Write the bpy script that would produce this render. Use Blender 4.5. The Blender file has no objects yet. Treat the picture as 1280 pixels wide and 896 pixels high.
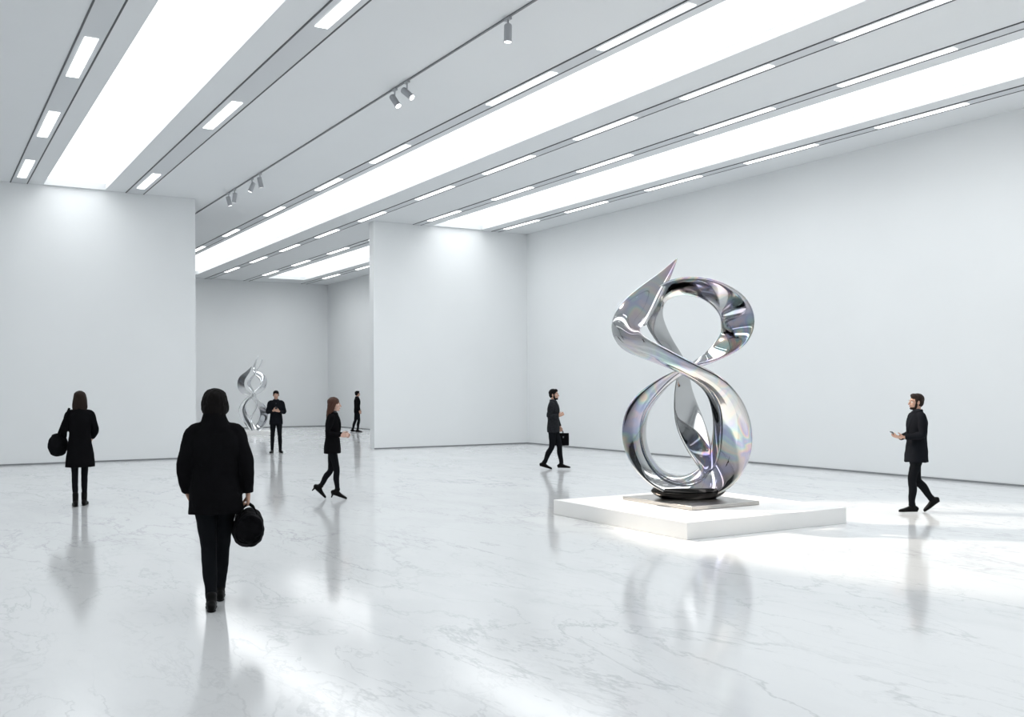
import bpy, bmesh, math, random
from mathutils import Vector, Matrix, noise
random.seed(3)
S=bpy.context.scene
COL=S.collection
S.view_settings.view_transform='Standard'
S.view_settings.look='None'
V=Vector

# ---------------------------------------------------------------- materials
def mat(name,color,rough=.6,metal=0.,spec=.5,noise_scale=None,noise_amt=.04,bump=0.,bump_scale=60.,coat=0.):
    m=bpy.data.materials.new(name); m.use_nodes=True
    nt=m.node_tree; b=nt.nodes['Principled BSDF']
    b.inputs['Base Color'].default_value=(*color,1); b.inputs['Roughness'].default_value=rough
    b.inputs['Metallic'].default_value=metal; b.inputs['Specular IOR Level'].default_value=spec
    b.inputs['Coat Weight'].default_value=coat
    tc=nt.nodes.new('ShaderNodeTexCoord')
    if noise_scale:
        n=nt.nodes.new('ShaderNodeTexNoise'); n.inputs['Scale'].default_value=noise_scale; n.inputs['Detail'].default_value=4
        nt.links.new(tc.outputs['Object'],n.inputs['Vector'])
        r=nt.nodes.new('ShaderNodeValToRGB')
        r.color_ramp.elements[0].position=.3; r.color_ramp.elements[1].position=.7
        r.color_ramp.elements[0].color=(*[max(0,c*(1-noise_amt)) for c in color],1)
        r.color_ramp.elements[1].color=(*[min(1,c*(1+noise_amt)) for c in color],1)
        nt.links.new(n.outputs['Fac'],r.inputs['Fac']); nt.links.new(r.outputs['Color'],b.inputs['Base Color'])
    if bump>0:
        n=nt.nodes.new('ShaderNodeTexNoise'); n.inputs['Scale'].default_value=bump_scale; n.inputs['Detail'].default_value=3
        nt.links.new(tc.outputs['Object'],n.inputs['Vector'])
        bp=nt.nodes.new('ShaderNodeBump'); bp.inputs['Strength'].default_value=bump; bp.inputs['Distance'].default_value=.01
        nt.links.new(n.outputs['Fac'],bp.inputs['Height']); nt.links.new(bp.outputs['Normal'],b.inputs['Normal'])
    return m
def emis(name,color,strength):
    m=bpy.data.materials.new(name); m.use_nodes=True; nt=m.node_tree
    nt.nodes.clear(); e=nt.nodes.new('ShaderNodeEmission'); o=nt.nodes.new('ShaderNodeOutputMaterial')
    e.inputs['Color'].default_value=(*color,1); e.inputs['Strength'].default_value=strength
    nt.links.new(e.outputs[0],o.inputs[0]); return m

M_wall=mat('wall_paint',(.81,.83,.84),.75,noise_scale=.6,noise_amt=.012)
M_ceil=mat('ceiling_paint',(.72,.74,.755),.8,noise_scale=.5,noise_amt=.01)
M_trim=mat('ceiling_trim',(.59,.61,.63),.5)
M_dark=mat('dark_gap',(.09,.095,.10),.7)
M_gap=mat('shadow_gap_and_rail',(.22,.23,.24),.7)  # painted shade of the wall-foot gap; also the track rail's own grey
M_panel=emis('light_panel_diffuser',(.965,.99,1.),2.25)
M_dash=emis('linear_light_diffuser',(.97,.99,1.),3.)
M_plinth=mat('plinth_paint',(.86,.86,.85),.45,noise_scale=2,noise_amt=.01)
M_track=mat('track_metal',(.42,.43,.45),.35,metal=.6)
M_plate=mat('brushed_steel',(.50,.48,.46),.28,metal=1.,noise_scale=8,noise_amt=.06)
M_glass=mat('dark_backdrop_glass',(.03,.035,.04),.08)  # for the unseen dark backdrop added for the chrome to reflect
M_frame=mat('backdrop_frame_and_clasp',(.25,.26,.27),.4,metal=.8)  # bars of the added reflection backdrop, and the briefcase clasps

def marble():
    m=bpy.data.materials.new('polished_marble'); m.use_nodes=True; nt=m.node_tree; b=nt.nodes['Principled BSDF']
    L=nt.links.new; N=nt.nodes.new
    tc=N('ShaderNodeTexCoord')
    def vein(scale,dist,width,seed,rot=.9,lo=.42,hi=.62):
        mp=N('ShaderNodeMapping'); mp.inputs['Location'].default_value=(seed,seed*1.7,0); mp.inputs['Rotation'].default_value=(0,0,rot)
        mp.inputs['Scale'].default_value=(1,.38,1)
        L(tc.outputs['Object'],mp.inputs['Vector'])
        n=N('ShaderNodeTexNoise'); n.inputs['Scale'].default_value=scale; n.inputs['Detail'].default_value=8; n.inputs['Roughness'].default_value=.6; n.inputs['Distortion'].default_value=dist
        L(mp.outputs[0],n.inputs['Vector'])
        s=N('ShaderNodeMath'); s.operation='SUBTRACT'; s.inputs[1].default_value=.5; L(n.outputs['Fac'],s.inputs[0])
        a=N('ShaderNodeMath'); a.operation='ABSOLUTE'; L(s.outputs[0],a.inputs[0])
        r=N('ShaderNodeMapRange'); r.inputs['From Min'].default_value=0; r.inputs['From Max'].default_value=width; r.inputs['To Min'].default_value=1; r.inputs['To Max'].default_value=0
        L(a.outputs[0],r.inputs['Value'])
        k=N('ShaderNodeTexNoise'); k.inputs['Scale'].default_value=scale*.8; k.inputs['Detail'].default_value=2; L(mp.outputs[0],k.inputs['Vector'])
        kr=N('ShaderNodeMapRange'); kr.inputs['From Min'].default_value=lo; kr.inputs['From Max'].default_value=hi; L(k.outputs['Fac'],kr.inputs['Value'])
        mu=N('ShaderNodeMath'); mu.operation='MULTIPLY'; L(r.outputs[0],mu.inputs[0]); L(kr.outputs[0],mu.inputs[1])
        return mu.outputs[0]
    v1=vein(1.0,.35,.013,3.1,.9,.38,.6); v2=vein(2.6,.5,.018,9.3,.5,.40,.62); v3=vein(.5,.6,.08,5.5,.9,.3,.6); v4=vein(1.5,.4,.010,14.2,2.1,.42,.6)
    cl=N('ShaderNodeTexNoise'); cl.inputs['Scale'].default_value=.9; cl.inputs['Detail'].default_value=5; L(tc.outputs['Object'],cl.inputs['Vector'])
    def mix(fac,k,c1,c2):
        mm=N('ShaderNodeMath'); mm.operation='MULTIPLY'; mm.inputs[1].default_value=k; L(fac,mm.inputs[0])
        x=N('ShaderNodeMix'); x.data_type='RGBA'; L(mm.outputs[0],x.inputs['Factor'])
        if isinstance(c1,tuple): x.inputs['A'].default_value=c1
        else: L(c1,x.inputs['A'])
        x.inputs['B'].default_value=c2; return x.outputs['Result']
    c=mix(cl.outputs['Fac'],.6,(.77,.78,.79,1),(.70,.715,.725,1))
    c=mix(v3,.20,c,(.54,.56,.58,1)); c=mix(v1,.46,c,(.34,.36,.38,1)); c=mix(v2,.20,c,(.38,.40,.42,1)); c=mix(v4,.38,c,(.36,.38,.40,1))
    L(c,b.inputs['Base Color'])
    rr=N('ShaderNodeMapRange'); rr.inputs['To Min'].default_value=.07; rr.inputs['To Max'].default_value=.15
    L(cl.outputs['Fac'],rr.inputs['Value']); L(rr.outputs[0],b.inputs['Roughness'])
    b.inputs['IOR'].default_value=1.78
    return m
M_floor=marble()

def chrome(name,base,tint,scale):
    m=bpy.data.materials.new(name); m.use_nodes=True; nt=m.node_tree; b=nt.nodes['Principled BSDF']
    L=nt.links.new; N=nt.nodes.new
    b.inputs['Metallic'].default_value=1; b.inputs['Roughness'].default_value=.05
    tc=N('ShaderNodeTexCoord')
    n=N('ShaderNodeTexNoise'); n.inputs['Scale'].default_value=scale; n.inputs['Detail'].default_value=1.5; n.inputs['Distortion'].default_value=1.2
    L(tc.outputs['Object'],n.inputs['Vector'])
    r=N('ShaderNodeValToRGB'); e=r.color_ramp.elements
    e[0].position=.25; e[0].color=(*base,1); e[1].position=.8; e[1].color=(*base,1)
    for p,c in ((.38,(.36,.33,.62)),(.43,(.62,.40,.48)),(.48,(.70,.58,.42)),(.53,(.36,.58,.55)),(.59,(.30,.36,.62)),(.66,(.56,.44,.54))):
        x=e.new(p); x.color=(*c,1)
    L(n.outputs['Fac'],r.inputs['Fac'])
    n2=N('ShaderNodeTexNoise'); n2.inputs['Scale'].default_value=1.1; n2.inputs['Detail'].default_value=1
    L(tc.outputs['Object'],n2.inputs['Vector'])
    mr=N('ShaderNodeMapRange'); mr.inputs['From Min'].default_value=.45; mr.inputs['From Max'].default_value=.6; mr.inputs['To Max'].default_value=tint
    L(n2.outputs['Fac'],mr.inputs['Value'])
    x=N('ShaderNodeMix'); x.data_type='RGBA'; L(mr.outputs[0],x.inputs['Factor']); x.inputs['A'].default_value=(*base,1); L(r.outputs['Color'],x.inputs['B'])
    L(x.outputs['Result'],b.inputs['Base Color'])
    return m
M_chrome=chrome('polished_chrome',(.50,.505,.51),.62,2.2)
M_chrome2=chrome('polished_steel',(.72,.73,.74),.15,2.)

M_coat=mat('black_wool',(.005,.005,.006),.95,spec=.06,bump=.25,bump_scale=90)
M_trous=mat('black_trousers',(.006,.007,.009),.9,spec=.08,bump=.2,bump_scale=120)
M_jack=mat('charcoal_jacket',(.014,.015,.018),.85,spec=.15,noise_scale=40,noise_amt=.5,bump=.3)
M_navy=mat('dark_navy_jacket',(.007,.008,.011),.9,spec=.08,bump=.2)
M_shoe=mat('black_leather',(.004,.004,.004),.5,spec=.10)
M_skin=mat('skin',(.50,.30,.22),.5,noise_scale=12,noise_amt=.06)
M_skin2=mat('skin_light',(.62,.40,.32),.5,noise_scale=12,noise_amt=.05)
M_lip=mat('lips',(.42,.17,.15),.45)
M_eye=mat('eye_white',(.75,.73,.7),.2)
M_iris=mat('iris',(.03,.02,.015),.15)
M_hairb=mat('black_hair',(.006,.005,.005),.75,spec=.10,bump=.3,bump_scale=120)
M_hairbr=mat('brown_hair',(.018,.010,.007),.6,spec=.15,bump=.4,bump_scale=120)
M_hairau=mat('auburn_hair',(.06,.022,.012),.5,spec=.3,bump=.4,bump_scale=120)
M_bag=mat('black_bag',(.004,.004,.005),.85,spec=.07,bump=.3,bump_scale=70)
M_phone=mat('phone_black',(.01,.01,.012),.15)
M_shirt=mat('dark_shirt',(.03,.032,.04),.8)
M_bronze=mat('blackened_bronze',(.035,.033,.032),.12,metal=1.)

# ---------------------------------------------------------------- mesh helpers
def obj_from_bm(name,bm,mats,smooth=False,parent=None):
    me=bpy.data.meshes.new(name); bm.to_mesh(me); bm.free()
    for m in (mats if isinstance(mats,(list,tuple)) else [mats]): me.materials.append(m)
    if smooth:
        for p in me.polygons: p.use_smooth=True
    o=bpy.data.objects.new(name,me); COL.objects.link(o)
    if parent: o.parent=parent
    return o
def add_box(bm,x0,x1,y0,y1,z0,z1,mi=0,bev=0):
    vs=[bm.verts.new((x,y,z)) for x in (x0,x1) for y in (y0,y1) for z in (z0,z1)]
    fs=[]
    for f in ((0,1,3,2),(4,6,7,5),(0,4,5,1),(2,3,7,6),(0,2,6,4),(1,5,7,3)):
        fc=bm.faces.new([vs[i] for i in f]); fc.material_index=mi; fs.append(fc)
    if bev>0:
        es=list({e for f in fs for e in f.edges})
        bmesh.ops.bevel(bm,geom=es,offset=bev,segments=3,profile=.7,affect='EDGES')
def boxobj(name,x0,x1,y0,y1,z0,z1,m,bev=0,parent=None):
    bm=bmesh.new(); add_box(bm,x0,x1,y0,y1,z0,z1,0,bev)
    bmesh.ops.recalc_face_normals(bm,faces=bm.faces)
    return obj_from_bm(name,bm,m,parent=parent)
def empty(name,loc=(0,0,0),rz=0):
    e=bpy.data.objects.new(name,None); COL.objects.link(e); e.location=loc; e.rotation_euler=(0,0,rz); return e
def cr(a,b,c,d,t):
    return .5*((2*b)+(c-a)*t+(2*a-5*b+4*c-d)*t*t+(3*b-a-3*c+d)*t*t*t)
def resample(rows,sub):
    n=len(rows); out=[]
    for i in range(n-1):
        p=[rows[max(i-1,0)],rows[i],rows[i+1],rows[min(i+2,n-1)]]
        for k in range(sub):
            t=k/sub; out.append([cr(p[0][j],p[1][j],p[2][j],p[3][j],t) for j in range(len(rows[0]))])
    out.append(list(rows[-1])); return out
def loft(bm,cs,fwd=(0,1,0),n=20,sub=4,cap='round',pw=2.0):
    """lofts ellipse sections (point, half-width, half-depth along fwd) into a closed volume"""
    rows=[(c[0][0],c[0][1],c[0][2],c[1],c[2] if len(c)>2 else c[1]) for c in cs]
    rs=resample(rows,sub) if len(rows)>1 else rows
    P=[V(r[:3]) for r in rs]; A=[max(.001,r[3]) for r in rs]; B=[max(.001,r[4]) for r in rs]
    T=[]
    for i in range(len(P)):
        t=P[min(i+1,len(P)-1)]-P[max(i-1,0)]; T.append(t.normalized())
    secs=[(P[i],A[i],B[i],T[i]) for i in range(len(P))]
    if cap=='round':
        def ends(p,a,b,t,sg):
            r=min(a,b)*.9; out=[]
            for ang in (25,50,72):
                g=math.radians(ang); out.append((p+t*sg*r*math.sin(g),a*math.cos(g),b*math.cos(g),t))
            return out
        secs=list(reversed(ends(*secs[0],-1)))+secs+ends(*secs[-1],1)
    rings=[]; prev=V(fwd)
    for p,a,b,t in secs:
        f=prev-t*prev.dot(t)
        if f.length<1e-3: f=V((1,0,0))-t*t.x
        f.normalize(); s=t.cross(f)
        ring=[]
        for k in range(n):
            g=2*math.pi*k/n; c,sn=math.cos(g),math.sin(g)
            cc=math.copysign(abs(c)**(2/pw),c); ss=math.copysign(abs(sn)**(2/pw),sn)
            ring.append(bm.verts.new(p+s*a*cc+f*b*ss))
        rings.append(ring)
    for i in range(len(rings)-1):
        for k in range(n):
            bm.faces.new((rings[i][k],rings[i][(k+1)%n],rings[i+1][(k+1)%n],rings[i+1][k]))
    bm.faces.new(list(reversed(rings[0]))); bm.faces.new(rings[-1])
def ell(bm,c,r,rot=None,u=20,v=14):
    M=Matrix.Translation(V(c))@(rot.to_4x4() if rot else Matrix.Identity(4))@Matrix.Diagonal((*r,1))
    bmesh.ops.create_uvsphere(bm,u_segments=u,v_segments=v,radius=1,matrix=M)

class Body:
    """collects closed volumes, fuses each clothing group into one continuous skin"""
    def __init__(s): s.final=bmesh.new(); s.mats=[]
    def mi(s,m):
        if m not in s.mats: s.mats.append(m)
        return s.mats.index(m)
    def fuse(s,bm,m,voxel=.008,smooth=4,disp=0.,freq=9.,xf=None,stretch=(1,1,1)):
        bmesh.ops.recalc_face_normals(bm,faces=bm.faces)
        me=bpy.data.meshes.new('t'); bm.to_mesh(me); bm.free()
        o=bpy.data.objects.new('t',me); COL.objects.link(o)
        r=o.modifiers.new('r','REMESH'); r.mode='VOXEL'; r.voxel_size=voxel
        if smooth:
            q=o.modifiers.new('s','SMOOTH'); q.factor=.5; q.iterations=smooth
        dg=bpy.context.evaluated_depsgraph_get(); ev=o.evaluated_get(dg)
        m2=bpy.data.meshes.new_from_object(ev)
        if disp:
            nr=[v.normal.copy() for v in m2.vertices]
            for v,nn in zip(m2.vertices,nr):
                c=V((v.co.x*stretch[0],v.co.y*stretch[1],v.co.z*stretch[2]))*freq
                v.co+=nn*disp*(noise.noise(c)+.5*noise.noise(c*2.3))
        if xf is not None: m2.transform(xf)
        idx=s.mi(m); k=len(s.final.faces)
        s.final.from_mesh(m2); s.final.faces.ensure_lookup_table()
        for f in s.final.faces[k:]: f.material_index=idx; f.smooth=True
        bpy.data.objects.remove(o); bpy.data.meshes.remove(me); bpy.data.meshes.remove(m2)
    def raw(s,bm,m,xf=None):
        bmesh.ops.recalc_face_normals(bm,faces=bm.faces)
        me=bpy.data.meshes.new('t'); bm.to_mesh(me); bm.free()
        if xf is not None: me.transform(xf)
        idx=s.mi(m); k=len(s.final.faces); s.final.from_mesh(me); s.final.faces.ensure_lookup_table()
        for f in s.final.faces[k:]: f.material_index=idx; f.smooth=True
        bpy.data.meshes.remove(me)

def hand(body,W,d,n,side,curl,skin,k=1.):
    d=V(d).normalized(); n=V(n); n=(n-d*n.dot(d)).normalized(); s=V(side); s=(s-d*s.dot(d)-n*s.dot(n)).normalized()
    W=V(W); bm=bmesh.new()
    loft(bm,[(W-d*.03,.026,.02),(W,.027,.019),(W+d*.03*k,.036,.018),(W+d*.07*k,.041,.015),(W+d*.09*k,.040,.012)],fwd=n,n=14,sub=2)
    for off,ln,c0 in ((.031,.068,.85),(.0105,.078,1.),(-.0105,.073,1.05),(-.030,.057,1.15)):
        p=W+d*.085*k+s*off; a=curl*.55*c0; pts=[(p-d*.015,.0095),(p,.0095)]
        dd=d
        for j,(f,rr) in enumerate(((.45,.009),(.31,.0085),(.24,.0075))):
            dd=d*math.cos(a)+n*math.sin(a); p=p+dd*ln*f*k; pts.append((p,rr)); a+=curl*.9*c0
        loft(bm,[(q,r,r) for q,r in pts],fwd=s,n=8,sub=2)
    p0=W+d*.022*k+s*.026
    t1=(d*.62+s*.62+n*.35).normalized(); p1=p0+t1*.042*k; t2=(d*.8+s*.15+n*.6*min(1,curl+.3)).normalized(); p2=p1+t2*.03*k; p3=p2+t2*.022*k
    loft(bm,[(p0,.014,.014),(p1,.0115,.0115),(p2,.0105,.0105),(p3,.008,.008)],fwd=n,n=8,sub=2)
    body.fuse(bm,skin,.0032,2)

def shoe(body,ank,yaw,pitch,heel=0.,boot=False,m=None):
    bm=bmesh.new(); h=.09
    secs=[(-.075,.030,.035,.040),(-.05,.036,.044,.05),(0,.036,.05,.056),(.06,.040,.036,.038),(.12,.046,.026,.027),(.165,.040,.020,.021),(.19,.022,.014,.016)]
    loft(bm,[((0,y,-h+max(c,hh)*.9+.004),a,hh) for y,a,hh,c in secs],fwd=(0,0,1),n=16,sub=3,cap='round',pw=2.4)
    loft(bm,[((0,-.02,-.05),.04,.045),((0,-.01,.01),.042,.046),((0,-.005,.10 if boot else .03),.045,.048)],n=14,sub=2)
    if heel: loft(bm,[((0,-.055,-h+.02),.022,.022),((0,-.058,-h-heel*.5),.014,.015),((0,-.058,-h-heel),.011,.012)],n=10,sub=2,cap='flat')
    X=Matrix.Translation(V(ank))@Matrix.Rotation(yaw,4,'Z')@Matrix.Rotation(pitch,4,'X')
    body.fuse(bm,m or M_shoe,.006,2,xf=X)
    bm=bmesh.new()
    loft(bm,[((0,-.085,-h+.006),.020,.006),((0,-.06,-h+.006),.036,.007),((0,.0,-h+.006),.034,.007),((0,.07,-h+.006),.043,.007),((0,.13,-h+.006),.047,.007),((0,.18,-h+.006),.034,.007),((0,.20,-h+.007),.014,.006)],fwd=(0,0,1),n=12,sub=3,cap='flat')
    body.raw(bm,m or M_shoe,xf=X)

def head(body,pos,yaw,pitch,skin,hairm,style,beard=False,eyes=True):
    X=Matrix.Translation(V(pos))@Matrix.Rotation(yaw,4,'Z')@Matrix.Rotation(pitch,4,'X')
    bm=bmesh.new()
    ell(bm,(0,-.012,.03),(.074,.094,.088)); ell(bm,(0,.03,-.03),(.060,.062,.085))
    ell(bm,(0,.034,-.075),(.047,.050,.040)); ell(bm,(0,.074,-.095),(.019,.016,.016))
    ell(bm,(0,.078,.022),(.046,.014,.012))
    for s in(-1,1):
        ell(bm,(s*.034,.06,-.028),(.024,.026,.022)); ell(bm,(s*.076,-.004,-.008),(.011,.02,.031),Matrix.Rotation(s*.3,3,'Z'))
    loft(bm,[((0,.088,.012),.009,.010),((0,.104,-.015),.010,.012),((0,.112,-.034),.014,.011)],n=10,sub=2)
    ell(bm,(0,.088,-.062),(.024,.010,.014))
    body.fuse(bm,skin,.0045,2,xf=X)
    bm=bmesh.new(); ell(bm,(0,.0955,-.058),(.021,.006,.0045)); ell(bm,(0,.0955,-.066),(.018,.006,.005)); body.raw(bm,M_lip,X)
    if eyes:
        bm=bmesh.new()
        for s in(-1,1): ell(bm,(s*.030,.078,.001),(.0145,.0125,.0095))
        body.raw(bm,M_eye,X)
        bm=bmesh.new()
        for s in(-1,1): ell(bm,(s*.030,.0885,.001),(.006,.0035,.006))
        body.raw(bm,M_iris,X)
        bm=bmesh.new()
        for s in(-1,1): ell(bm,(s*.030,.089,.024),(.019,.006,.0042),Matrix.Rotation(-s*.12,3,'Y'))
        body.raw(bm,hairm,X)
    if beard:
        bm=bmesh.new(); ell(bm,(0,.034,-.087),(.051,.052,.032)); ell(bm,(0,.074,-.094),(.028,.022,.020)); ell(bm,(0,.088,-.049),(.024,.010,.004))
        for s in(-1,1):
            loft(bm,[((s*.066,.016,.02),.010,.016),((s*.062,.020,-.03),.010,.018),((s*.050,.026,-.075),.014,.022)],n=10,sub=3)
        body.fuse(bm,hairm,.0045,2,disp=.002,freq=60,xf=X)
    bm=bmesh.new()
    ell(bm,(0,-.024,.045),(.084,.101,.087)); ell(bm,(0,-.05,.0),(.077,.066,.08))
    if style=='short':
        ell(bm,(0,.035,.095),(.06,.045,.035)); loft(bm,[((-.05,.05,.085),.018,.018),((0,.066,.1),.022,.02),((.05,.045,.09),.018,.018)],n=10,sub=2)
        for s in(-1,1): ell(bm,(s*.070,.012,.022),(.011,.024,.04))
    elif style=='full':
        ell(bm,(0,-.02,.05),(.100,.110,.094)); ell(bm,(0,-.055,-.03),(.094,.065,.095))
        for s in(-1,1): ell(bm,(s*.084,-.01,.0),(.024,.05,.07))
    elif style=='bob':
        ell(bm,(0,-.02,.05),(.09,.105,.09))
        loft(bm,[((0,-.03,.06),.09,.085),((0,-.04,-.03),.103,.07),((0,-.045,-.11),.112,.06),((0,-.04,-.165),.098,.05)],n=22,sub=3)
        for s in(-1,1): loft(bm,[((s*.06,.04,.08),.022,.03),((s*.083,.03,0),.02,.035),((s*.088,.02,-.10),.02,.035)],n=12,sub=2)
    elif style=='long':
        ell(bm,(0,-.02,.05),(.088,.105,.088))
        loft(bm,[((0,-.04,.05),.085,.08),((0,-.07,-.05),.085,.055),((0,-.095,-.15),.08,.045),((0,-.105,-.26),.065,.036),((0,-.10,-.34),.035,.02)],n=20,sub=3)
        for s in(-1,1): loft(bm,[((s*.055,.045,.085),.02,.025),((s*.080,.015,.02),.016,.03),((s*.080,-.02,-.06),.018,.035),((s*.07,-.06,-.14),.02,.035)],n=12,sub=2)
    body.fuse(bm,hairm,.006,2,disp=.007 if style=='full' else .004,freq=38,xf=X,stretch=(1,1,.35))
    return X

def person(name,loc,heading,h,P):
    B=Body(); g=P.get
    skin=g('skin',M_skin); coat=g('coat',M_coat); tr=g('trousers',M_trous)
    lean=g('lean',0.); w=g('w',1.)
    def sp(z): return lean*max(0,z-.95)
    hem=g('hem',.78); hw=g('hemw',.20); hb=g('hemb',.145); puff=g('puff',1.)
    bm=bmesh.new()
    T=[(hem,hw,hb),((hem+1.05)/2,(hw+.172*puff*w)/2+.004,(hb+.125*puff)/2+.004),(1.08,.165*puff*w,.122*puff),(1.20,.172*puff*w,.128*puff),(1.32,.185*puff*w,.132*puff),(1.41,.172*w*puff**.5,.108*puff),(1.46,.125*w,.088),(1.50,.080*w,.074)]
    loft(bm,[((0,sp(z)+g('hemy',0)*max(0,(1.08-z)),z),a,b) for z,a,b in T],n=30,sub=4,cap='flat',pw=2.25)
    sr=g('sleeve',.062)
    J={}
    for s,k in ((-1,'L'),(1,'R')):
        sh=V((s*.172*w,sp(1.42),1.408)); el=V(g('el'+k)); wr=V(g('wr'+k)); J[k]=(sh,el,wr)
        pin=V((s*.10*w,sp(1.42),1.432)); m1=(sh+el)/2; m2=(el+wr)/2
        cuff=wr-(wr-el).normalized()*.012
        loft(bm,[(pin,sr*1.0),(sh,sr*1.05),(m1,sr*1.0),(el-(el-sh).normalized()*.02,sr*.90),(m2+(el-m2)*.25,sr*.84),(cuff,sr*.66)],n=16,sub=4,cap='flat')
    if g('hood'):
        loft(bm,[((0,sp(1.46)-.015,1.43),.15,.11),((0,sp(1.5)-.012,1.49),.112,.10),((0,sp(1.55)-.01,1.545),.098,.095)],n=20,sub=3,cap='round')
    B.fuse(bm,coat,.0085,3,disp=g('wrink',.006),freq=7,stretch=(1,1,.8))
    if not g('hood'):
        bm=bmesh.new()
        pts=[]
        for a in range(-150,151,20):
            r=math.radians(a); f=abs(a)/150
            pts.append(((math.sin(r)*.078,sp(1.5)-.004-math.cos(r)*.070+.01*f,1.505-.045*f*f),.012,.026-.004*f))
        loft(bm,pts,fwd=(0,0,1),n=8,sub=1)
        B.fuse(bm,coat,.005,1)
        bm=bmesh.new(); loft(bm,[((0,sp(1.3)+.085*puff,1.30),.03,.045),((0,sp(1.4)+.06,1.40),.045,.05),((0,sp(1.47)+.015,1.48),.058,.058),((0,sp(1.5),1.515),.058,.058)],n=16,sub=3)
        B.fuse(bm,g('shirt',M_shirt),.006,2)
        for s in(-1,1):
            bm=bmesh.new()
            loft(bm,[((s*.062,sp(1.5)+.045,1.49),.022,.008),((s*.060,sp(1.42)+.102*puff,1.40),.032,.008),((s*.040,sp(1.3)+.130*puff,1.29),.024,.008),((s*.008,sp(1.2)+.130*puff,1.17),.008,.006)],fwd=(0,1,0),n=10,sub=3)
            B.fuse(bm,coat,.005,1)
    bm=bmesh.new()
    lr=g('leg',1.)
    loft(bm,[((0,g('hipy',0),1.04),.135,.105),((0,g('hipy',0),.95),.155,.118),((0,g('hipy',0),.87),.15,.112)],n=24,sub=3)
    for s,k in ((-1,'L'),(1,'R')):
        hp=V((s*.082,g('hipy',0),.90)); kn=V(g('kn'+k)); an=V(g('an'+k))
        m1=hp.lerp(kn,.5); cf=kn.lerp(an,.38); cf.y-=.012
        loft(bm,[(hp+V((0,0,.04)),.092*lr,.10*lr),(hp.lerp(kn,.2),.088*lr,.094*lr),(m1,.076*lr,.080*lr),(kn,.060*lr,.063*lr),(cf,.057*lr,.062*lr),(kn.lerp(an,.75),.047*lr,.050*lr),(an,.044*g('cuff',1.),.048*g('cuff',1.))],n=18,sub=4,cap='flat')
    B.fuse(bm,tr,.0085,3,disp=.004,freq=10,stretch=(1,1,.9))
    for k in 'LR':
        shoe(B,g('an'+k),g('fy'+k,0.),g('fp'+k,0.),g('heel',0.),g('boot',False))
    hp=V((0,sp(1.64)+g('heady',.018),1.635))
    bm=bmesh.new(); loft(bm,[((0,sp(1.46),1.45),.062,.062),((0,sp(1.52)+.0,1.52),.052,.055),((hp.x,hp.y-.015,1.60),.052,.058)],n=18,sub=3)
    B.fuse(bm,skin,.006,2)
    head(B,hp,g('hyaw',0.),g('hpitch',0.),skin,g('hair',M_hairb),g('style','short'),g('beard',False))
    for s,k in ((-1,'L'),(1,'R')):
        sh,el,wr=J[k]; d=g('hd'+k) or (wr-el); n=g('hn'+k) or (-s,0,0); sd=g('hs'+k) or (0,1,0)
        hand(B,wr,d,n,sd,g('curl'+k,.5),skin)
    o=obj_from_bm(name,B.final,B.mats)
    for p in o.data.polygons: p.use_smooth=True
    s=h/1.75; o.scale=(s,s,s); o.location=(loc[0],loc[1],0); o.rotation_euler=(0,0,-math.radians(heading))
    bpy.context.view_layer.update()
    zs=min((o.matrix_world@v.co).z for v in o.data.vertices); o.location.z=-zs+.001
    return o,s

# ---------------------------------------------------------------- room
YAW=30.8
H=6.352; XL=-9.; XR=15.98; YB=-9.; YF=43.; YBL=25.04; YBR=25.9
boxobj('floor',XL-.3,XR+.3,YB-.3,YF+.3,-.2,0,M_floor)
RC=.18; EG=.10
PANX=[(-4.2,-2.8,[(YB+1,YBL-EG)]),(2.52,3.83,[(YB+1,YBL-EG)]),(8.41,9.87,[(YB+1,YF-1.5)]),(12.77,14.37,[(YB+1,YBR-EG),(YBR+.4,YF-1.5)])]
bm=bmesh.new()
add_box(bm,XL-.3,XR+.3,YB-.3,YF+.3,H+RC,H+.4)
xs=[XL-.3]+[v for a,b,_ in PANX for v in (a,b)]+[XR+.3]
for i in range(0,len(xs),2): add_box(bm,xs[i],xs[i+1],YB-.3,YF+.3,H,H+RC)
for a,b,seg in PANX:
    y=YB-.3
    for c,d in seg: add_box(bm,a,b,y,c,H,H+RC); y=d
    add_box(bm,a,b,y,YF+.3,H,H+RC)
bmesh.ops.recalc_face_normals(bm,faces=bm.faces); obj_from_bm('ceiling',bm,M_ceil)
for x0,x1,seg in PANX:
  for y0,y1 in seg:
    pn=boxobj('ceiling_light_panel',x0+.002,x1-.002,y0+.002,y1-.002,H+RC-.03,H+RC-.002,M_panel)
    la=bpy.data.lights.new('panel_lamp','AREA'); la.shape='RECTANGLE'; la.size=x1-x0-.06; la.size_y=y1-y0-.5
    la.color=(.955,.985,1.); la.spread=math.radians(145); la.energy=1.3*math.pi*la.size*la.size_y
    lo=bpy.data.objects.new('panel_lamp',la); COL.objects.link(lo); lo.location=((x0+x1)/2,(y0+y1)/2,H+RC-.036); lo.parent=pn
boxobj('wall_right',XR,XR+.3,YB-.3,YF+.3,0,H,M_wall)
boxobj('wall_left',XL-.3,XL,YB-.3,YF+.3,0,H,M_wall)
boxobj('wall_far',XL,XR,YF,YF+.3,0,H,M_wall)
boxobj('wall_back',XL,XR,YB-.3,YB,0,H,M_wall)
boxobj('wall_partition_left',XL,5.91,YBL,YBL+.4,0,H,M_wall)
boxobj('wall_partition_right',10.97,XR,YBR,YBR+.3,0,H,M_wall)
g=.012; hb=.03  # thin dark strips paint the shade of a gap along the wall foot
boxobj('shadow_gap_strip_right',XR-g,XR,YB,YF,0,hb,M_gap)
boxobj('shadow_gap_strip_far',XL,XR-g,YF-g,YF,0,hb,M_gap)
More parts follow.
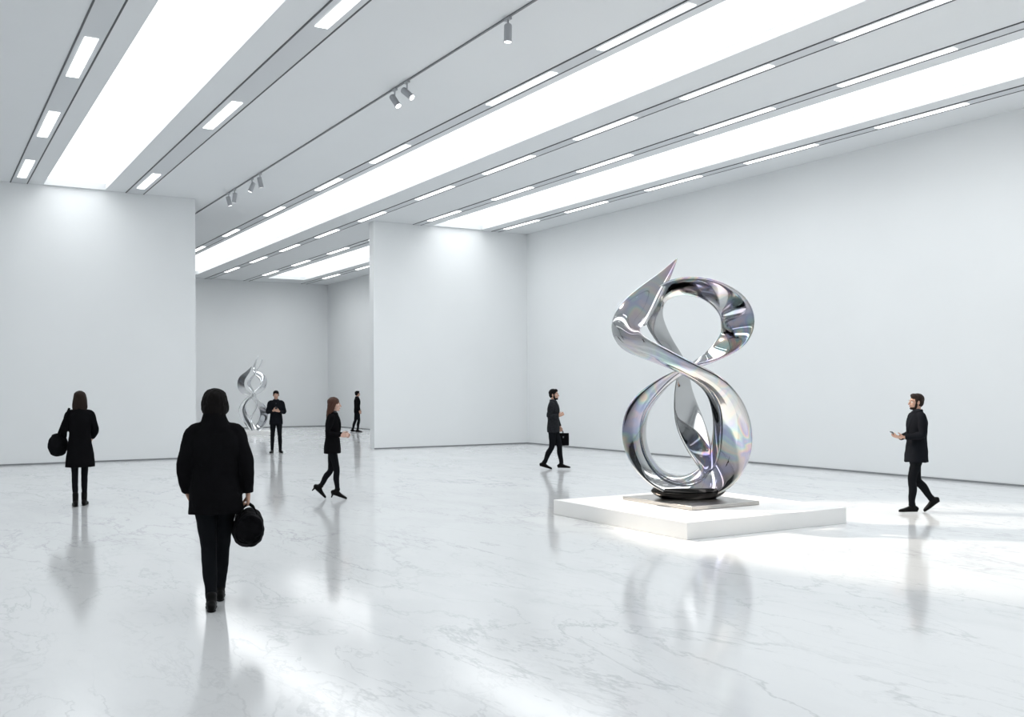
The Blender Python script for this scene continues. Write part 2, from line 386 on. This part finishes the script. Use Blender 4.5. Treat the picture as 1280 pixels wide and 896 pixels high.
boxobj('shadow_gap_strip_partition_left',XL,5.91,YBL-g,YBL,0,hb,M_gap)
boxobj('shadow_gap_strip_partition_right',10.97,XR-g,YBR-g,YBR,0,hb,M_gap)
# unseen dark glazing, added behind the camera to darken reflections in the chrome
bm=bmesh.new(); add_box(bm,-7.5,14.5,YB+.02,YB+.06,0.01,5.2,0)
for i in range(12): x=-7.5+i*2; add_box(bm,x-.05,x+.05,YB+.06,YB+.14,0.01,5.2,1)
add_box(bm,-7.55,14.55,YB+.06,YB+.14,5.2,5.35,1); add_box(bm,-7.55,14.55,YB+.06,YB+.14,2.5,2.6,1)
bmesh.ops.recalc_face_normals(bm,faces=bm.faces); obj_from_bm('dark_reflection_backdrop_1',bm,[M_glass,M_frame])

bm=bmesh.new()
def chan(x,y0,y1,hw=.16):
    for a in (x-hw,x+hw): add_box(bm,a-.011,a+.011,y0,y1,H-.012,H-.001,0)
def band(x0,x1,y0,y1): add_box(bm,x0,x1,y0,y1,H-.008,H-.001,1)
yb=YB+.5
for (x,y1,w_) in ((2.02,YBL,.17),(4.50,YBL,.20),(8.11,YF,.12),(10.65,YF,.12),(12.30,YBR,.12),(14.87,YBR,.12),(-1.5,YBL,.17)):
    chan(x,yb,y1-.01,w_); band(x-w_+.014,x+w_-.014,yb,y1-.01)
for x in (12.30,14.87): chan(x,YBR+.4,YF,.12)
bmesh.ops.recalc_face_normals(bm,faces=bm.faces)
obj_from_bm('trim_1',bm,[M_dark,M_trim])
bm=bmesh.new()
def dash(x,w_,lst):
    for a,b in lst: add_box(bm,x-w_/2,x+w_/2,a,b,H-.02,H-.009,0)
dash(2.02,.17,[(-5,-3.1),(-.5,1.4),(4,5.9),(10.1,12.),(14.2,16.1),(18.3,20.2),(22.4,24.3)])
dash(4.50,.17,[(-6,-4.1),(-1,.9),(4.6,6.5),(10.4,12.3),(16.2,18.1),(22.5,24.3)])
dash(8.11,.12,[(-4,-2),(0,2),(5,7),(9.3,11.2),(12.35,14.3),(17.45,19.2),(21,22.5),(25,26.5),(29.2,30.7),(33.2,34.8),(37.5,39)])
dash(10.65,.12,[(-3,-1),(.5,2.5),(4,6),(7.3,9.3),(10.5,12.45),(13.7,15.5),(17,19),(20.5,22.4),(24.4,26.1),(27.8,29.6),(31.3,33.1),(34.8,36.6),(38.3,40.1)])
dash(12.30,.12,[(-3,-1),(1,3),(5,7),(8.7,10.7),(12.1,14),(15.95,17.8),(19.7,21.5),(23.3,25.1),(27.5,29.3),(31.2,33),(35,36.8),(38.7,40.5)])
dash(14.87,.12,[(-3,-1),(1,3),(4,6),(6.8,8.8),(10.3,12.1),(13.5,15.4),(16.8,18.7),(20.3,22.1),(23.5,25.3),(27.5,29.3),(31.2,33),(35,36.8),(38.7,40.5)])
obj_from_bm('linear_ceiling_lights',bm,M_dash)
# lighting track with its spotlights
trk=empty('track_lighting',(6.4,0,H))
bm=bmesh.new(); add_box(bm,-.012,.012,YB+.5,YF-.5,-.022,-.001)
bmesh.ops.recalc_face_normals(bm,faces=bm.faces); obj_from_bm('rail',bm,M_gap,parent=trk)
def spot(y,aim):
    bm=bmesh.new()
    add_box(bm,-.022,.022,y-.06,y+.06,-.05,-.022)
    loft(bm,[((0,y,-.04),.012),((0,y,-.15),.012)],n=10,sub=1,cap='flat')
    c=V((0,y,-.2)); d=(V(aim)-V((6.4,0,H))-c).normalized()
    loft(bm,[(c-d*.10,.042),(c-d*.085,.05),(c+d*.10,.05),(c+d*.115,.056),(c+d*.12,.056)],fwd=(1,0,0),n=20,sub=1,cap='flat')
    k=len(bm.faces)
    loft(bm,[(c+d*.119,.046),(c+d*.122,.046)],fwd=(1,0,0),n=20,sub=1,cap='flat')
    bm.faces.ensure_lookup_table()
    for f in bm.faces[k:]: f.material_index=1
    bmesh.ops.recalc_face_normals(bm,faces=bm.faces)
    obj_from_bm('spotlight_head',bm,[M_track,M_dash],parent=trk); return c+V((6.4,0,H))+d*.14,d
def spotlamp(p,d,power,size,blend,color,rad=.05):
    l=bpy.data.lights.new('spot_lamp','SPOT'); l.energy=power; l.spot_size=math.radians(size); l.spot_blend=blend; l.color=color; l.shadow_soft_size=rad
    o=bpy.data.objects.new('spot_lamp',l); COL.objects.link(o); o.location=p; o.rotation_euler=V(d).to_track_quat('-Z','Y').to_euler()
spot(10.8,(6.3,10.9,0)); p2,d2=spot(13.8,(10.,7.6,0)); p3,d3=spot(14.25,(8.2,10.4,.5))
spot(21.3,(8,22,0)); spot(21.9,(4,23,0)); spot(23.3,(6,25,0)); spot(23.8,(8,24,0))
WARM=(1,.89,.76)
spotlamp(p2,d2,3600,44,.35,WARM,.05)
spotlamp(p3,d3,300,34,.6,WARM,.06)

# ---------------------------------------------------------------- plinth + sculpture
boxobj('sculpture_plinth',7.35,9.92,8.55,11.25,.0,.195,M_plinth,bev=.008)
SC=.0104; CX,CY=8.65,10.02; ZB=.245
def ribbon(bm,cps,sub=10,n=28,cup=.10,zmin=None,sm=0):
    """twisting band: control rows are x, depth, z, width, thickness, twist"""
    rs=resample([list(c) for c in cps],sub)
    for _ in range(sm):
        rs=[rs[0]]+[[.25*rs[i-1][j]+.5*rs[i][j]+.25*rs[i+1][j] for j in range(6)] for i in range(1,len(rs)-1)]+[rs[-1]]
    P=[V(r[:3]) for r in rs]; D=V((0,1,0)); rings=[]; Np=None
    for i,r in enumerate(rs):
        t=(P[min(i+1,len(P)-1)]-P[max(i-1,0)]).normalized()
        Nn=D.cross(t)
        if Nn.length<.05 and Np: Nn=Np
        Nn.normalize(); Np=Nn; D2=t.cross(Nn).normalized()
        ph=math.radians(r[5]); wd=Nn*math.cos(ph)+D2*math.sin(ph); td=t.cross(wd).normalized()
        w=max(.006,r[3]); th=max(.004,r[4]); ring=[]
        for k in range(n):
            a=2*math.pi*k/n; c,s=math.cos(a),math.sin(a)
            x=c*w/2; y=math.copysign(abs(s)**.9,s)*th/2*(1-.35*c*c)+cup*w*(c*c-.5)
            q=P[i]+wd*x+td*y
            if zmin and q.z<zmin: q.z=zmin
            ring.append(bm.verts.new(q))
        rings.append(ring)
    for i in range(len(rings)-1):
        for k in range(n): bm.faces.new((rings[i][k],rings[i][(k+1)%n],rings[i+1][(k+1)%n],rings[i+1][k]))
    bm.faces.new(list(reversed(rings[0]))); bm.faces.new(rings[-1])
raw=[(850,326,.10,.01,.01,15),(833,349,.06,.17,.04,18),(808,377,.0,.38,.07,24),(785,407,-.06,.50,.09,34),(789,432,-.14,.42,.10,50),(820,449,-.24,.34,.10,54),(857,467,-.30,.27,.10,50),
(891,489,-.24,.36,.10,45),(911,523,-.10,.50,.11,38),(914,565,.0,.56,.11,34),(897,599,.08,.55,.11,44),(860,613,.10,.50,.11,60),(822,600,.08,.46,.10,58),
(797,562,.02,.46,.10,42),(799,520,.0,.44,.10,42),(826,489,.05,.34,.09,56),(857,466,.10,.26,.09,85),(893,450,.06,.36,.10,112),(922,424,.0,.50,.11,130),
(922,392,.0,.50,.11,134),(895,368,.02,.40,.10,130),(860,360,.06,.34,.09,128),(829,370,.12,.32,.08,134),(819,396,.18,.36,.08,142),(834,428,.24,.32,.08,136),
(857,460,.28,.26,.08,128),(859,495,.28,.36,.08,142),(865,530,.24,.46,.08,152),(876,562,.18,.42,.08,152),(886,590,.12,.26,.07,150),(884,608,.09,.10,.04,150)]
sc=empty('chrome_figure_eight_sculpture',(CX,CY,0),-math.radians(YAW))
cps=[((a-862)*SC,v,(628-b)*SC+ZB,w,t,ph) for a,b,v,w,t,ph in raw]
bm=bmesh.new(); ribbon(bm,cps,zmin=.262,sm=10); bmesh.ops.recalc_face_normals(bm,faces=bm.faces)
obj_from_bm('ribbon_loop',bm,M_chrome,smooth=True,parent=sc)
pl=boxobj('base_plate',8.10-CX,9.22-CX,9.33-CY,10.72-CY,.198,.245,M_plate,bev=.006,parent=sc); pl.rotation_euler=(0,0,math.radians(YAW))
bm=bmesh.new(); loft(bm,[((0,.05,.247),.36,.20),((0,.05,.29),.44,.22),((0,.05,.34),.49,.22),((0,.05,.385),.46,.2)],fwd=(0,1,0),n=32,sub=4,cap='flat')
obj_from_bm('foot_mount',bm,M_bronze,smooth=True,parent=sc)

# second sculpture in the far room
s2=empty('twisted_steel_sculpture',(10.8,36.8,0),-math.radians(YAW-15))
boxobj('base',-.75,.75,-.75,.75,0,.14,M_plinth,bev=.006,parent=s2)
bm=bmesh.new()
K=1/33.7
def R2(l,cup=.1): ribbon(bm,[((a-315)*K,v,(540-b)*K+.12,w,.035,ph) for a,b,v,w,ph in l],sub=8,n=16,cup=cup,zmin=.141,sm=3)
R2([(316,539,0,.3,40),(306,526,.0,.34,30),(301,512,-.1,.34,40),(310,498,-.15,.26,60),(325,486,-.05,.28,40),(326,474,0,.3,30),(316,464,.1,.25,50),(317,454,.1,.12,60),(320,446,.1,.01,60)])
R2([(318,539,.05,.3,140),(327,524,.1,.34,150),(325,510,.15,.32,140),(313,497,.15,.26,120),(301,488,.05,.3,140),(300,476,0,.28,150),(308,466,-.1,.18,130),(313,458,-.1,.01,130)])
R2([(315,539,-.1,.2,60),(311,524,-.15,.24,80),(318,508,-.2,.24,100),(315,492,-.15,.22,70),(309,480,-.1,.24,60),(316,468,-.05,.2,90),(323,456,0,.08,90),(325,450,0,.01,90)])
bmesh.ops.recalc_face_normals(bm,faces=bm.faces)
obj_from_bm('twisted_ribbons',bm,M_chrome2,smooth=True,parent=s2)

# ---------------------------------------------------------------- people
man1,s1=person('man_in_black_coat',(2.00,7.86),14,1.675,dict(
 elL=(-.240,-.03,1.15),wrL=(-.22,.10,.93),elR=(.242,-.05,1.16),wrR=(.256,.0,.915),
 hdR=(0,0,-1),hnR=(-1,0,0),hsR=(0,1,0),curlR=1.6,hdL=(.3,.5,-.8),hnL=(1,0,0),curlL=.5,
 knL=(-.055,.02,.49),anL=(-.035,-.10,.09),knR=(.055,.20,.49),anR=(.035,.30,.095),fpR=.05,
 hem=.765,hemw=.216,hemb=.15,puff=1.14,sleeve=.070,hood=True,style='full',hair=M_hairb,wrink=.011,leg=1.05,lean=.03))
wm,s_=person('woman_in_knee_length_coat',(2.06,15.75),10,1.655,dict(
 elL=(-.225,-.02,1.15),wrL=(-.24,.13,.99),hdL=(-.1,.6,-.5),hnL=(1,0,0),curlL=.9,
 elR=(.228,-.03,1.15),wrR=(.17,.17,1.04),hnR=(-1,0,0),curlR=.6,
 knL=(-.075,.0,.48),anL=(-.065,-.05,.09),knR=(.06,.05,.48),anR=(.055,.08,.09),fyL=.1,fyR=-.1,
 hem=.60,hemw=.215,hemb=.15,puff=1.02,w=.93,sleeve=.055,style='bob',hair=M_hairbr,skin=M_skin2,leg=.80,cuff=.9,boot=True,heel=0,wrink=.006))
w3,s_=person('woman_with_long_hair',(5.50,14.62),118,1.54,dict(
 elR=(.205,-.06,1.16),wrR=(.14,.17,1.10),hdR=(-.3,.9,.1),hnR=(-1,0,0),hsR=(0,0,1),curlR=.5,
 elL=(-.205,-.03,1.16),wrL=(-.10,.19,1.11),hnL=(1,0,0),hsL=(0,0,1),curlL=.5,
 knR=(.065,.08,.50),anR=(.06,.09,.14),knL=(-.06,-.04,.49),anL=(-.05,-.22,.20),fpL=-.75,fpR=-.33,heel=.055,
 hem=.79,hemw=.178,hemb=.15,w=.86,sleeve=.048,style='long',hair=M_hairau,skin=M_skin2,leg=.86,cuff=.8,lean=.03,coat=M_coat))
m4,s_=person('man_in_dark_suit',(8.2,25.95),197,1.63,dict(
 elR=(.235,.03,1.14),wrR=(.075,.22,1.20),hdR=(-.8,.3,.3),hnR=(0,-1,.2),hsR=(0,.1,1),curlR=.9,
 elL=(-.235,.03,1.14),wrL=(-.075,.22,1.18),hdL=(.8,.3,.3),hnL=(0,-1,.2),hsL=(0,.1,1),curlL=.9,
 knR=(.10,.01,.49),anR=(.115,0,.09),knL=(-.10,.01,.49),anL=(-.115,0,.09),fyR=-.25,fyL=.25,hpitch=-.2,
 hem=.80,hemw=.19,hemb=.13,style='short',coat=M_navy,skin=M_skin))
m5,s_=person('man_by_the_far_wall',(14.75,36.5),100,1.58,dict(
 elR=(.22,-.06,1.15),wrR=(.22,.05,.91),elL=(-.22,-.02,1.15),wrL=(-.2,.12,.95),
 knR=(.09,.05,.49),anR=(.09,.0,.09),knL=(-.09,-.06,.49),anL=(-.09,-.18,.10),
 hem=.82,hemw=.18,hemb=.135,style='short',hyaw=.2))
m6,s6=person('man_with_briefcase',(11.40,17.45),136,1.63,dict(
 elR=(.225,-.05,1.15),wrR=(.15,.17,1.17),hdR=(-.4,.7,.45),hnR=(-1,0,0),hsR=(0,0,1),curlR=.9,
 elL=(-.225,.0,1.15),wrL=(-.235,.10,.91),hdL=(0,.05,-1),hnL=(1,0,0),hsL=(0,1,0),curlL=1.6,
 knR=(.07,-.02,.48),anR=(.05,-.20,.11),fpR=-.25,knL=(-.07,.12,.49),anL=(-.06,.17,.09),
 hem=.80,hemw=.185,hemb=.135,style='short',hair=M_hairb,beard=True,coat=M_jack,hyaw=-.1,wrink=.007))
m7,s7=person('bearded_man_with_phone',(11.56,8.78),-62,1.57,dict(
 elL=(-.225,.0,1.145),wrL=(-.10,.23,1.115),hdL=(.3,.9,.1),hnL=(.3,0,1),hsL=(-1,0,.3),curlL=.5,
 elR=(.225,.0,1.145),wrR=(.07,.22,1.10),hdR=(-.3,.9,.15),hnR=(0,0,1),hsR=(1,0,.2),curlR=.6,
 knL=(-.07,.10,.49),anL=(-.06,.10,.09),knR=(.07,-.04,.47),anR=(.06,-.26,.17),fpR=-.6,
 hem=.74,hemw=.195,hemb=.16,puff=1.06,style='short',hair=M_hairbr,beard=True,coat=M_navy,lean=-.02,wrink=.009))

def place(o,person_obj):
    o.location=person_obj.location; o.rotation_euler=person_obj.rotation_euler; o.scale=person_obj.scale
def strap(bm,pts,a=.012,b=.004,fwd=(0,0,1)): loft(bm,[(p,a,b) for p in pts],fwd=fwd,n=8,sub=6,cap='flat')
B=Body(); bm=bmesh.new()
cx,cz=.256,.645
loft(bm,[((cx,-.21,cz),.09,.10),((cx,-.19,cz),.112,.125),((cx,0,cz-.012),.122,.150),((cx,.19,cz),.112,.125),((cx,.21,cz),.09,.10)],fwd=(0,0,1),n=26,sub=4,cap='round',pw=2.1)
B.fuse(bm,M_bag,.007,2,disp=.02,freq=8)
for s in(-1,1):
    bm=bmesh.new(); strap(bm,[(cx+s*.07,-.11,cz+.09),(cx+s*.05,-.08,cz+.15),(cx+s*.012,-.03,cz+.182),(cx+s*.012,.03,cz+.182),(cx+s*.05,.09,cz+.15),(cx+s*.07,.12,cz+.09)],.013,.005,(1,0,0)); B.raw(bm,M_bag)
o=obj_from_bm('duffel_bag',B.final,B.mats); place(o,man1)
B=Body(); bm=bmesh.new()
loft(bm,[((-.31,.02,.84),.08,.15),((-.31,.02,.92),.10,.185),((-.31,.02,1.03),.085,.165),((-.31,.02,1.08),.05,.13)],fwd=(.55,.83,0),n=24,sub=4,cap='round',pw=2.5)
B.fuse(bm,M_bag,.007,2,disp=.006,freq=10)
bm=bmesh.new(); strap(bm,[(-.33,-.10,1.02),(-.25,-.085,1.25),(-.165,-.07,1.46),(-.15,.0,1.505),(-.17,.08,1.45),(-.26,.13,1.25),(-.30,.13,1.03)],.016,.005,(0,1,0)); B.raw(bm,M_bag)
o=obj_from_bm('shoulder_bag',B.final,B.mats); place(o,wm)
B=Body(); bm=bmesh.new(); add_box(bm,-.275,-.195,-.10,.30,.49,.77,0,.02); B.raw(bm,M_bag)
bm=bmesh.new(); strap(bm,[(-.235,.03,.765),(-.235,.04,.81),(-.235,.10,.825),(-.235,.16,.81),(-.235,.17,.765)],.011,.007,(1,0,0)); B.raw(bm,M_bag)
bm=bmesh.new(); add_box(bm,-.281,-.189,.0,.03,.66,.70,0,.004); add_box(bm,-.281,-.189,.17,.20,.66,.70,0,.004); B.raw(bm,M_frame)
o=obj_from_bm('briefcase',B.final,B.mats); place(o,m6)
for pp,c in ((m7,(-.005,.335,1.15)),(m4,(0,.265,1.25))):
    bm=bmesh.new(); add_box(bm,-.038,.038,-.006,.006,-.075,.075,0,.005)
    o=obj_from_bm('mobile_phone',bm,M_phone); place(o,pp)
    for v in o.data.vertices: v.co=Matrix.Rotation(-.9,3,'X')@v.co+V(c)

# ---------------------------------------------------------------- world + camera
w=bpy.data.worlds.new('world'); S.world=w; w.use_nodes=True
w.node_tree.nodes['Background'].inputs[0].default_value=(.8,.85,.9,1); w.node_tree.nodes['Background'].inputs[1].default_value=.3
cd=bpy.data.cameras.new('camera'); cam=bpy.data.objects.new('camera',cd); COL.objects.link(cam)
cd.sensor_width=36; cd.lens=1251.6/1280*36; cd.shift_y=36.3/1280
cam.matrix_world=Matrix.Translation((0,0,1.70))@Matrix.Rotation(-math.radians(YAW),4,'Z')@Matrix.Rotation(math.pi/2,4,'X')@Matrix.Rotation(-.004,4,'Z')
S.camera=cam
